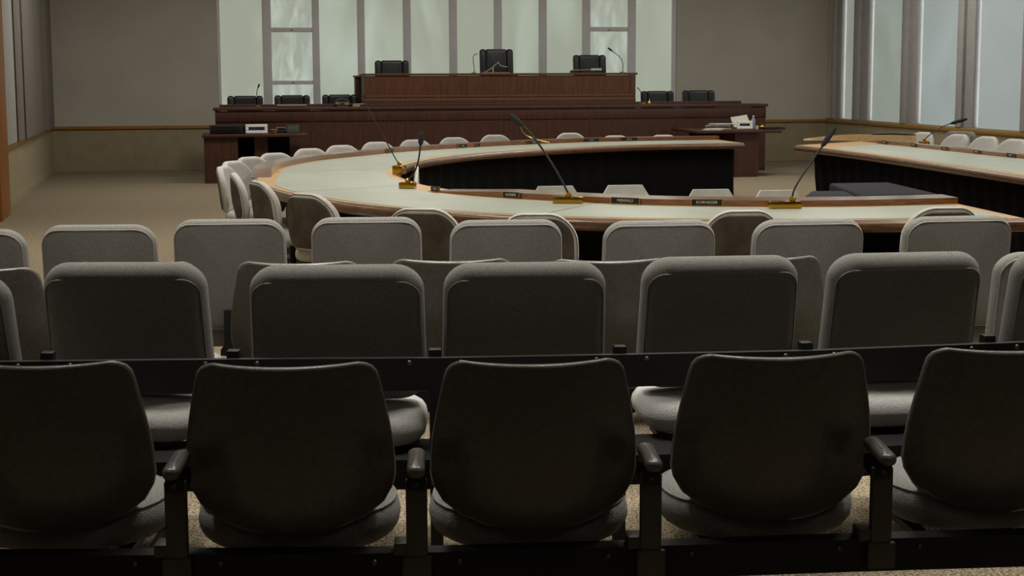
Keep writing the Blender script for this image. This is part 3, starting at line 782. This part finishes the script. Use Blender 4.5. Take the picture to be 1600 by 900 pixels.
bx('return_panel', 'dark_wood', uxl, uxl + .07, .62, .9, .3, uz - .06, ub); bx('return_top', 'red_wood', uxl - .02, ux0 + .02, .58, .9, uz - .06, uz - .03, ub)
bx('gate', 'white_paint', uxl + .07, ux0, .66, .69, .3, uz - .06, ub)
up = bx('floor_platform', 'carpet', ux0 + .05, ux1 - .05, YU + .55, 2.3, .3, .8, None); up.location = (*DO, 0); up.rotation_euler = (0, 0, DA); up['kind'] = 'structure'

def leather_chair(label, group, w=.58, h=.62):
    t = thing('leather_chair', label, 'chair', (0, 0, 0), 0, group)
    wf = warp_back(w, h, 0, .04, R(6), .06, .5)
    b = new(); pad(b, w * .62, h, .115, .03, .03, .012, wf, 4); build('backrest', b, 'leather', t, 60)
    for s in (-1, 1):
        b = new(); pad(b, w * .2, h, .13, .05, .035, .008, lambda v, s=s: wf(v + Vector((s * w * .40, 0, 0))), 4); build('side_bolster', b, 'leather', t, 60)
    b = new(); pad(b, w - .04, .5, .12, .08, .045, .01, seat_warp(.13, .46)); build('seat', b, 'leather', t, 70)
    for s in (-1, 1):
        b = new(); tube(b, [(s * w * .5, .14, .45), (s * w * .53, .14, .62), (s * w * .53, .2, .66), (s * w * .53, .42, .66), (s * w * .52, .46, .62), (s * w * .5, .4, .44)], .018, 8); build('armrest', b, 'leather', t, 70)
    bx('seat_plate', 'black_metal', -.2, .2, .1, .5, .385, .41, t)
    add_pedestal(t, .40, .36)
    return t
lc = [(383, 149.5, 'lower', 'leftmost, beside the gooseneck microphone'), (456, 148.5, 'lower', 'below the window transoms'), (530, 147.5, 'lower', 'against the left end of the raised bench'),
      (1024, 142, 'lower', 'against the right end of the raised bench'), (1088, 141, 'lower', 'rightmost, against the plain wall'),
      (611, 94.5, 'upper', 'left of the presiding seat'), (773.5, 77, 'upper', 'tall one at the middle of the raised bench'), (918.5, 86, 'upper', 'right of the presiding seat')]
l0 = None
for px, py, lev, s in lc:
    yl = 1.25 if lev == 'lower' else 1.75
    x, z = dl(yl, px, py); base = z - 1.12
    q = DO + DX * x + DY * yl
    lab = 'black leather chair on the dais, ' + s
    if l0 is None: l0 = leather_chair(lab, 'black leather chairs on the dais'); o = l0
    else: o = dup(l0, (0, 0, 0), 0, lab)
    o.location = (q.x, q.y, max(base, .3 if lev == 'lower' else .8)); o.rotation_euler = (0, 0, DA + PI)
    # height-adjustable chairs: the whole chair keeps its seat at the height the photograph shows
    lv = .3 if lev == 'lower' else .8
    dz = base - lv
    o.location.z = lv
    for ch in list(o.children):
        if not ch.name.startswith(('leg',)):
            if ch.name.startswith('pedestal'): ch.scale.z = (.40 + dz) / .40
            else: ch.location.z = dz

# side desks in front of the bench
DH = .735
def desk(name, label, xa_, xb_, ya, yb, body):
    t = dais_thing(name, label, 'desk', 0, 0)
    bx('desk_top', 'dark_wood', xa_, xb_, ya, yb, DH - .045, DH, t, .01)
    for x0, x1, y0, y1, nm, mm in body: bx(nm, mm, x0, x1, y0, y1, 0, DH - .045, t)
    return t
YD = -.95
lx0 = dl(YD, 315, 211)[0]; lx1 = dl(YD, 480, 211)[0]; a1, a2, a3, a4 = [dl(YD, x, 240)[0] for x in (319, 372, 398, 455)]
desk('clerk_desk', 'dark wooden clerk desk at the left end of the council bench', lx0, lx1, YD, -.14, [(a1, a2, YD + .04, -.2, 'pedestal', 'dark_wood'), (a2, a4, -.26, -.2, 'modesty_panel', 'skirt'), (a3, a3 + .2, YD + .12, -.27, 'leg', 'dark_wood')])
YE = -1.55
rx0, rx1 = dl(YE, 1090, 200)[0], dl(YE, 1222, 200)[0]; c1, c2, c3 = [dl(YE, x, 240)[0] for x in (1110, 1150, 1187)]
rd = desk('clerk_desk', 'dark wooden clerk desk with papers at the right end of the council bench', rx0, rx1, YE, -.14, [(c2, c3, YE + .05, -.4, 'pedestal', 'dark_wood'), (c1, c2, -.5, -.44, 'modesty_panel', 'skirt')])

def desk_item(name, label, cat, px, py, y, z=DH, rz=0):
    x, _ = dl(y, px, py); return dais_thing(name, label, cat, x, y, z, rz)
SC = 21.8 / FOC   # metres per pixel on the desks
t = desk_item('audio_console', 'low black equipment box on the left clerk desk', 'equipment', 353, 205, YD + .3)
bx('case', 'mic_black', -.24, .24, -.12, .16, 0, .13, t, .008); bx('front_panel', 'black_metal', -.2, .2, -.128, -.12, .02, .11, t); 
for k in range(5):
    b = new(); lathe(b, [(.012, 0), (.012, .012)], (0, 0, 0), 10); bmesh.ops.rotate(b, verts=b.verts, matrix=Matrix.Rotation(R(90), 3, 'X')); o = build('knob', b, 'mic_black', t); o.location = (-.15 + .075 * k, -.128, .065)
t = desk_item('audio_console', 'narrow black equipment box beside the framed display on the left desk', 'equipment', 383, 204, YD + .33)
bx('case', 'mic_black', -.035, .035, -.1, .12, 0, .125, t, .006); bx('front_panel', 'black_metal', -.025, .025, -.105, -.1, .015, .105, t)
def framed(label, px, y, w, h, rz=0):
    t = desk_item('framed_display', label, 'display', px, 205, y, DH + .007, rz); f = .045
    P = [(-w/2, w/2, 0, f), (-w/2, w/2, h - f, h), (-w/2, -w/2 + f, f, h - f), (w/2 - f, w/2, f, h - f)]
    b = new()
    for x0, x1, z0, z1 in P: box(b, x0, x1, 0, .03, z0, z1, .006)
    fr = build('frame', b, 'white_frame', t); fr.rotation_euler = (R(-10), 0, 0)
    s = bx('screen', 'screen', -w/2 + f, w/2 - f, .01, .02, f, h - f, t); s.rotation_euler = (R(-10), 0, 0)
    s2 = bx('stand', 'white_frame', -.03, .03, .03, .09, 0, h * .5, t)
framed('white framed display with dark blue screen on the left clerk desk', 401, YD + .15, .33, .14)
framed('tilted white framed display with dark screen among papers on the right desk', 1164, YE + .35, .25, .13, R(-8))
t = desk_item('bowl', 'small tan bowl on the left clerk desk', 'bowl', 428, 205, YD + .25)
b = new(); lathe(b, [(.03, 0), (.035, .01), (.062, .055), (.066, .06), (.06, .056), (.03, .014)], seg=18); build('body', b, 'tan', t)
t = desk_item('telephone', 'dark desk telephone beside the tan bowl', 'telephone', 439, 205, YD + .5)
bx('base', 'mic_black', -.1, .1, -.09, .09, 0, .03, t, .008); b = new(); tube(b, [(-.07, .02, .06), (-.05, .02, .075), (.05, .02, .075), (.07, .02, .06)], [.02, .014, .014, .02], 8); build('handset', b, 'grey_green', t); bx('cradle', 'mic_black', -.05, .05, 0, .05, .03, .06, t)
t = desk_item('file_box', 'grey green file box at the right end of the left clerk desk', 'box', 458, 205, YD + .28)
bx('body', 'grey_green', -.09, .09, -.05, .07, 0, .11, t, .004); bx('lid', 'grey_green', -.094, .094, -.054, .074, .11, .122, t, .003)
# papers and small things on the right desk
t = desk_item('paper_stack', 'loose stack of grey papers on the right clerk desk', 'papers', 1124, 195, YE + .62)
for k in range(7):
    o = bx('sheet', 'paper_grey' if k % 3 else 'paper', -.18, .18, -.13, .13, 0, .012, t); o.location = (random.uniform(-.05, .05), random.uniform(-.04, .04), .0125 * k + .0005); o.rotation_euler = (0, 0, random.uniform(-.35, .35))
t = desk_item('paper_stack', 'pale papers sticking out at the left end of the right desk', 'papers', 1112, 199, YE + .16)
for k in range(3):
    o = bx('sheet', 'paper', -.13, .13, -.09, .09, 0, .008, t); o.location = (.03 * k, .01 * k, .0085 * k + .0005); o.rotation_euler = (0, 0, random.uniform(-.3, .3))
t = desk_item('document_holder', 'slanted white document behind the display on the right desk', 'papers', 1160, 190, YE + .75, DH + .035)
o = bx('sheet', 'paper', -.14, .14, 0, .012, 0, .2, t); o.rotation_euler = (R(-35), R(-8), 0); bx('stand', 'mic_black', -.05, .05, .06, .14, -.035, .05, t)
t = desk_item('water_bottle', 'clear plastic water bottle on the right clerk desk', 'bottle', 1177, 190, YE + .5)
b = new(); lathe(b, [(.03, 0), (.034, .01), (.034, .13), (.03, .15), (.014, .175), (.014, .19)], seg=16); build('body', b, 'clear_plastic', t); b = new(); lathe(b, [(.016, .19), (.016, .21), (.012, .212)], seg=14); build('cap', b, 'white_frame', t)
t = desk_item('desk_bell', 'small brass and white desk bell on the right clerk desk', 'bell', 1191, 192, YE + .66)
b = new(); lathe(b, [(.045, .015), (.044, .03), (.03, .055), (.008, .065), (.008, .075)], seg=18); build('dome', b, 'brass', t); b = new(); lathe(b, [(.05, 0), (.05, .015)], seg=18); build('base', b, 'white_frame', t)
t = desk_item('paper_cup', 'small pale cup beside the brass bell', 'cup', 1183, 193, YE + .3)
b = new(); lathe(b, [(.02, 0), (.027, .05), (.025, .05), (.018, .006)], seg=14); build('body', b, 'paper', t); b = new(); lathe(b, [(.027, .049), (.029, .052), (.027, .055), (.025, .052)], seg=14); build('rim', b, 'white_frame', t)
t = desk_item('tray', 'flat black tray on the right end of the right clerk desk', 'tray', 1206, 199, YE + .35)
bx('base', 'mic_black', -.17, .17, -.14, .14, 0, .008, t)
for s in (-1, 1):
    bx('rim', 'mic_black', -.17, .17, s * .14 - .006, s * .14 + .006, 0, .03, t, .003); bx('rim', 'mic_black', s * .17 - .006, s * .17 + .006, -.14, .14, 0, .03, t, .003)

# ------------------------------------------------------------------ microphones
def bez(P, n=14):
    out = []
    for k in range(n + 1):
        t = k / n; Q = [Vector(p) for p in P]
        while len(Q) > 1: Q = [a.lerp(c, t) for a, c in zip(Q, Q[1:])]
        out.append(Q[0])
    return out
def microphone(label, loc, rz, path, bw=.2, bd=.1, bh=.05, head=.13, hr=.017, r=.006, two=True, stem_x=0, clip=False):
    t = thing('gooseneck_microphone', label, 'microphone', loc, rz, None)
    b = new(); box(b, -bw/2, bw/2, -bd/2, bd/2, 0, bh, .006); bs = build('base', b, 'brass', t)
    b = new(); lathe(b, [(.013, bh - .001), (.013, bh + .004), (.009, bh + .007)], (bw * .25, 0, 0), 10); build('button', b, 'gold_trim', bs)
    b = new(); lathe(b, [(min(.02, bh * .7), bh - .001), (min(.02, bh * .7), bh + .02), (.008, bh + .03)], (stem_x, 0, 0), 12); build('collar', b, 'brass', t)
    pts = bez([(stem_x, 0, bh + .02)] + path); b = new(); tube(b, pts, r, 8); build('stem', b, 'mic_black', t)
    d = (pts[-1] - pts[-2]).normalized(); e = pts[-1]
    b = new(); tube(b, [e - d * .01, e + d * .01, e + d * .03, e + d * head * .8, e + d * head], [r, hr * .8, hr, hr, hr * .5], 12); build('head', b, 'mic_foam', t)
    if clip:
        e2 = pts[-3]; b = new(); tube(b, bez([e2 + Vector((-.07, 0, .05)), e2 + Vector((-.06, 0, -.02)), e2 + Vector((.02, 0, -.03)), e2 + Vector((.12, 0, -.055))], 12), .0035, 6); build('wire_clip', b, 'gold_trim', t)
    return t
def px_local(loc, rz, px, py, fwd):
    """a pixel at depth fwd metres beyond the base, in the base's own axes"""
    q = on(px, py, (0, loc[1] + fwd, 0), (0, 1, 0)) - Vector(loc); return tuple(Matrix.Rotation(-rz, 3, 'Z') @ q)
LZ = TT + .0055
def mic(label, bx_, by_, rz, pix, zbase=LZ, **kw):
    p = at(bx_, by_, zbase); loc = (p.x, p.y, zbase)
    microphone(label, loc, rz, [px_local(loc, rz, x, y, f) for x, y, f in pix], **kw)
mic('long slanting gooseneck microphone on brass base at the left of the table', 624, 272, R(-15), [(622, 258, 0), (614, 240, .0), (578, 172, .1), (569, 160, .12)], bw=.09, bd=.12, bh=.075, head=.05, hr=.008, r=.005)
mic('upright gooseneck microphone with round head on brass base at the table tip', 637, 294, R(-12), [(651, 272, 0), (655, 250, 0), (657, 226, .02)], bw=.12, bd=.08, bh=.045, head=.1, hr=.022, r=.006, stem_x=.0)
mic('tall slanting gooseneck microphone on brass base at the middle of the near arm', 888, 317, R(-8), [(884, 296, 0), (880, 280, .02), (838, 212, .12), (816, 196, .15)], bw=.2, bd=.09, bh=.042, head=.11, hr=.02, r=.007, clip=True)
mic('gooseneck microphone leaning right on a brass base near the open end', 1226, 325, R(3), [(1238, 295, 0), (1246, 285, .02), (1280, 235, .1), (1285, 228, .1)], bw=.2, bd=.09, bh=.045, head=.15, hr=.018, r=.006, stem_x=.05)
p = at(1440, 222, LZ)
mic('gooseneck microphone leaning right on the curved side table by the windows', 1444, 226, R(-60), [(1452, 210, .0), (1470, 197, .0), (1486, 193, 0)], bw=.12, bd=.07, bh=.04, head=.2, hr=.02, r=.006)
# on the dais
def dais_mic(label, px, py, y, z, pix, head=.07, hr=.016):
    x, zz = dl(y, px, py); q = DO + DX * x + DY * y; loc = (q.x, q.y, z + .0015)
    microphone(label, loc, DA, [px_local(loc, DA, a, c, f) for a, c, f in pix], bw=.09, bd=.07, bh=.014, head=head, hr=hr, r=.006)
dais_mic('thin gooseneck microphone on the council bench before the leftmost leather chair', 403, 160, .3, ZL, [(401, 150, 0), (400, 145, 0), (403, 137.5, 0)], .07, .014)
dais_mic('gooseneck microphone bending left at the right end of the raised bench', 973, 109, YU + .25, uz, [(974, 96, 0), (974, 92, 0), (957, 80, 0)], .1, .016)
dais_mic('hooked thin microphone beside the tall presiding chair', 741, 108, YU + .4, uz, [(741, 98, 0), (736, 86, 0), (743, 85, 0)], .02, .008)
dais_mic('short microphone at the right foot of the raised bench', 1004, 157, .3, ZL, [(1004, 151, 0), (1002, 143, 0), (998, 139, 0)], .03, .01)

# thin wire clip hanging on the tall microphone, papers and sticks on the benches
x, z = dl(YU + .2, 770, 108); q = DO + DX * x + DY * (YU + .2)
t = thing('card_holder', 'pale wooden sign holder with slanted stick before the presiding chair', 'holder', (q.x, q.y, uz + .0015), DA)
b = new(); tube(b, [(-.14, 0, .012), (-.02, .0, .08), (.10, 0, .19)], .009, 8); build('stick', b, 'cable', t)
b = new(); tube(b, [(.09, 0, .18), (.14, 0, .12), (.25, 0, .1)], .006, 8); build('arm', b, 'paper', t)
bx('foot', 'cable', -.2, .28, -.04, .04, 0, .012, t); bx('plate', 'plate_black', .02, .24, .0, .008, .012, .09, t); bx('upright', 'paper', .0, .012, -.004, .008, .012, .1, t)
x, z = dl(YU + .2, 918, 107); q = DO + DX * x + DY * (YU + .2)
t = thing('pointer_stick', 'thin pale stick lying before the right leather chair on the raised bench', 'stick', (q.x, q.y, uz + .0015), DA)
b = new(); tube(b, [(-.27, 0, .045), (.0, 0, .05), (.25, 0, .045)], .008, 8); build('rod', b, 'cable', t); bx('rest', 'plate_black', .1, .3, -.04, .04, 0, .038, t); bx('rest', 'plate_black', -.3, -.2, -.03, .03, 0, .038, t); bx('clip', 'paper', .06, .24, -.02, .02, .04, .075, t)
x, z = dl(.3, 535, 160); q = DO + DX * x + DY * .3
t = thing('headset', 'jumble of headset and cable on the bench left of the raised bench', 'headset', (q.x, q.y, ZL + .0015), DA)
b = new(); tube(b, [(-.12 + .22 * k / 30, .05 * math.sin(k * 1.1), .02 + .05 * abs(math.sin(k * .7))) for k in range(31)], .008, 8); build('cable', b, 'cable', t)
for s in (-1, 1):
    b = new(); lathe(b, [(.03, 0), (.04, .01), (.04, .03), (.03, .04)], (s * .12, 0, 0), 14); build('ear_cup', b, 'mic_black', t)
b = new(); tube(b, [(-.12, 0, .04), (-.09, 0, .1), (0, 0, .13), (.09, 0, .1), (.12, 0, .04)], .008, 8); build('headband', b, 'grey_green', t)
x, z = dl(.12, 558, 160); q = DO + DX * x + DY * .25
t = thing('note_block', 'small tan note block at the left foot of the raised bench', 'notes', (q.x, q.y, ZL + .0015), DA)
bx('block', 'tan', -.06, .05, -.05, .05, 0, .04, t, .004); bx('sheet', 'paper', -.04, .12, -.06, .04, .041, .047, t)
x, z = dl(.25, 456, 160); q = DO + DX * x + DY * .25
t = thing('folder', 'dark folder lying before the second leather chair from the left', 'folder', (q.x, q.y, ZL + .0015), DA)
bx('cover', 'red_wood', -.24, .24, -.1, .1, 0, .03, t, .004); bx('pages', 'paper', -.23, .23, -.09, .09, .03, .036, t)
x, z = dl(.12, 1018, 158); q = DO + DX * x + DY * .25
t = thing('brass_bell', 'tiny brass bell on the bench at the right of the raised bench', 'bell', (q.x, q.y, ZL + .0015), DA)
b = new(); lathe(b, [(.03, 0), (.03, .02), (.015, .05), (.006, .07)], seg=14); build('dome', b, 'brass', t); b = new(); lathe(b, [(.007, .07), (.012, .08), (.007, .09)], seg=10); build('handle', b, 'gold_trim', t)

# ------------------------------------------------------------------ name plates
def plate(label, px0, px1, py, txt, group, ledge, zc=TT + .004):
    A = at(px0, py, zc); B = at(px1, py, zc)
    d = (B - A); rz = math.atan2(d.y, d.x); w = d.length; h = .042
    if ledge is not None:              # follow the ledge's own direction
        k = min(range(1, len(ledge) - 1), key=lambda k: (ledge[k] - Vector(((A.x + B.x) / 2, (A.y + B.y) / 2))).length)
        t_ = ledge[k+1] - ledge[k-1]
        if t_.x < 0: t_ = -t_
        rz = math.atan2(t_.y, t_.x); w = d.length / max(math.cos(rz - math.atan2(d.y, d.x)), .5) if False else d.length
        n = Vector((math.sin(rz), -math.cos(rz))); mid = ledge[k] + n * .012
        # slide along the ledge to the plate's own place
        u = Vector((math.cos(rz), math.sin(rz))); m2 = Vector(((A.x + B.x) / 2, (A.y + B.y) / 2)); mid = mid + u * (m2 - mid).dot(u)
    else:
        mid = Vector(((A.x + B.x) / 2, (A.y + B.y) / 2))
    t = thing('name_plate', label, 'name plate', (mid.x, mid.y, zc), rz, group)
    bx('plate', 'plate_black', -w/2, w/2, -.004, .004, .004, h, t)
    b = new(); box(b, -w/2 - .004, w/2 + .004, -.012, .006, 0, .004); box(b, -w/2 - .004, -w/2, -.006, .006, .004, h); box(b, w/2, w/2 + .004, -.006, .006, .004, h)
    build('holder', b, 'gold_trim', t)
    if txt: text_mesh(txt, .026 if len(txt) > 5 else .022, 'lettering', 'letter', t, (0, -.005, h / 2 + .002), 0, .0006)
    return t
ledge_in = [cross_d(k, .27) for k in kin]; ledge_out = [cross_d(k, -.17) for k in kout]
g1, g2, g3 = 'name plates on the near arm', 'name plates on the far arm', 'name plates on the side table'
plate('long black name plate left of two, on the near arm of the table', 944, 991, 321, 'MERRALLI', g1, ledge_in)
plate('long black name plate right of two, on the near arm of the table', 1079.5, 1127.5, 323.5, 'KORNISZER', g1, ledge_in)
plate('black name plate left of the middle microphone base', 784, 815, 309.5, 'KARIBIB', g1, ledge_in)
plate('worn name plate beside the upright microphone at the table tip', 686, 708, 299, 'FEYE', g1, ledge_in)
for a_, b_, y_, s in ((586, 605, 238.5, 'crossed by the slanting microphone stem'), (717, 736, 231, 'right of the upright microphone'), (744, 752, 229.5, 'the tiny one left of the middle'), (831, 857, 225.5, 'touching the tall middle microphone stem'), (909, 937, 221.5, 'under the chair right of the middle microphone'), (969, 997, 220.3, 'nearest the open end')):
    plate('small name plate on the far arm, ' + s, a_, b_, y_, 'NKOLE' if b_ - a_ > 20 else 'SIVE' if b_ - a_ > 10 else '', g2, ledge_out)
save2 = (INN, OUT, NT); INN, OUT, NT = RIN, ROUT, 41
ledge_r = [cross_d(k, -.16) for k in range(4, NT)]
INN, OUT, NT = save2
for a_, b_, y_, s in ((1386, 1400, 225, 'leftmost'), (1423, 1438, 229.5, 'second from the left'), (1466, 1483, 235, 'middle one'), (1514, 1531, 240.5, 'second from the right'), (1563, 1584, 246, 'rightmost')):
    plate('small name plate on the curved side table, ' + s, a_, b_, y_, 'NOIR', g3, ledge_r)

# ------------------------------------------------------------------ light
def area(name, loc, sx, sy, power, col, spread=180, rot=(0, 0, 0)):
    l = bpy.data.lights.new(name, 'AREA'); l.shape = 'RECTANGLE'; l.size = sx; l.size_y = sy; l.energy = power; l.color = col; l.spread = R(spread)
    o = bpy.data.objects.new(name, l); COL.objects.link(o); o.location = loc; o.rotation_euler = rot; return o
WARM = (1, .95, .86); SOFT = (1, .97, .91)
for x in (-1.2, 1.4, 4.0):
    for y in (8.0, 11.5, 15.5):
        area('ceiling_or_fill_lamp', (x, y, CEIL - .05), .9, .9, 40, WARM, 120)
for x in (-4.6, -1.4, 1.8, 4.8):
    area('ceiling_or_fill_lamp', (x, 20.3 + .15 * x, CEIL - .05), 1.2, .9, 74, SOFT, 170)  # unseen row added to brighten the back wall and mullions
for y in (9.0, 13): area('ceiling_or_fill_lamp', (-4.2, y, CEIL - .05), .9, .9, 45, WARM, 110)
for y in (13, 17): area('ceiling_or_fill_lamp', (5.2, y, CEIL - .05), .9, .9, 24, SOFT, 150)
for x in (-2.0, -.7, .6, 1.9, 3.2):
    area('ceiling_or_fill_lamp', (x, 5.02, CEIL - .05), .5, .5, 14, SOFT, 72)
for x in (-2.4, -.8, .8, 2.4):
    area('ceiling_or_fill_lamp', (x, 6.35, CEIL - .05), .5, .5, 10, SOFT, 65)
for x in (-2.2, 2.2):
    area('ceiling_or_fill_lamp', (x, .6, CEIL - .05), .9, .9, 7, SOFT, 160)  # unseen fill pair added above the camera to lift the near chair backs
w = bpy.data.worlds.new('world'); C.world = w; w.use_nodes = True
w.node_tree.nodes['Background'].inputs[0].default_value = (.6, .68, .75, 1); w.node_tree.nodes['Background'].inputs[1].default_value = .3

C.view_settings.view_transform = 'Standard'; C.view_settings.look = 'None'; C.view_settings.gamma = 1; C.view_settings.use_curve_mapping = False
C.view_settings.exposure = 0
C.cycles.use_denoising = True
C.cycles.max_bounces = 8
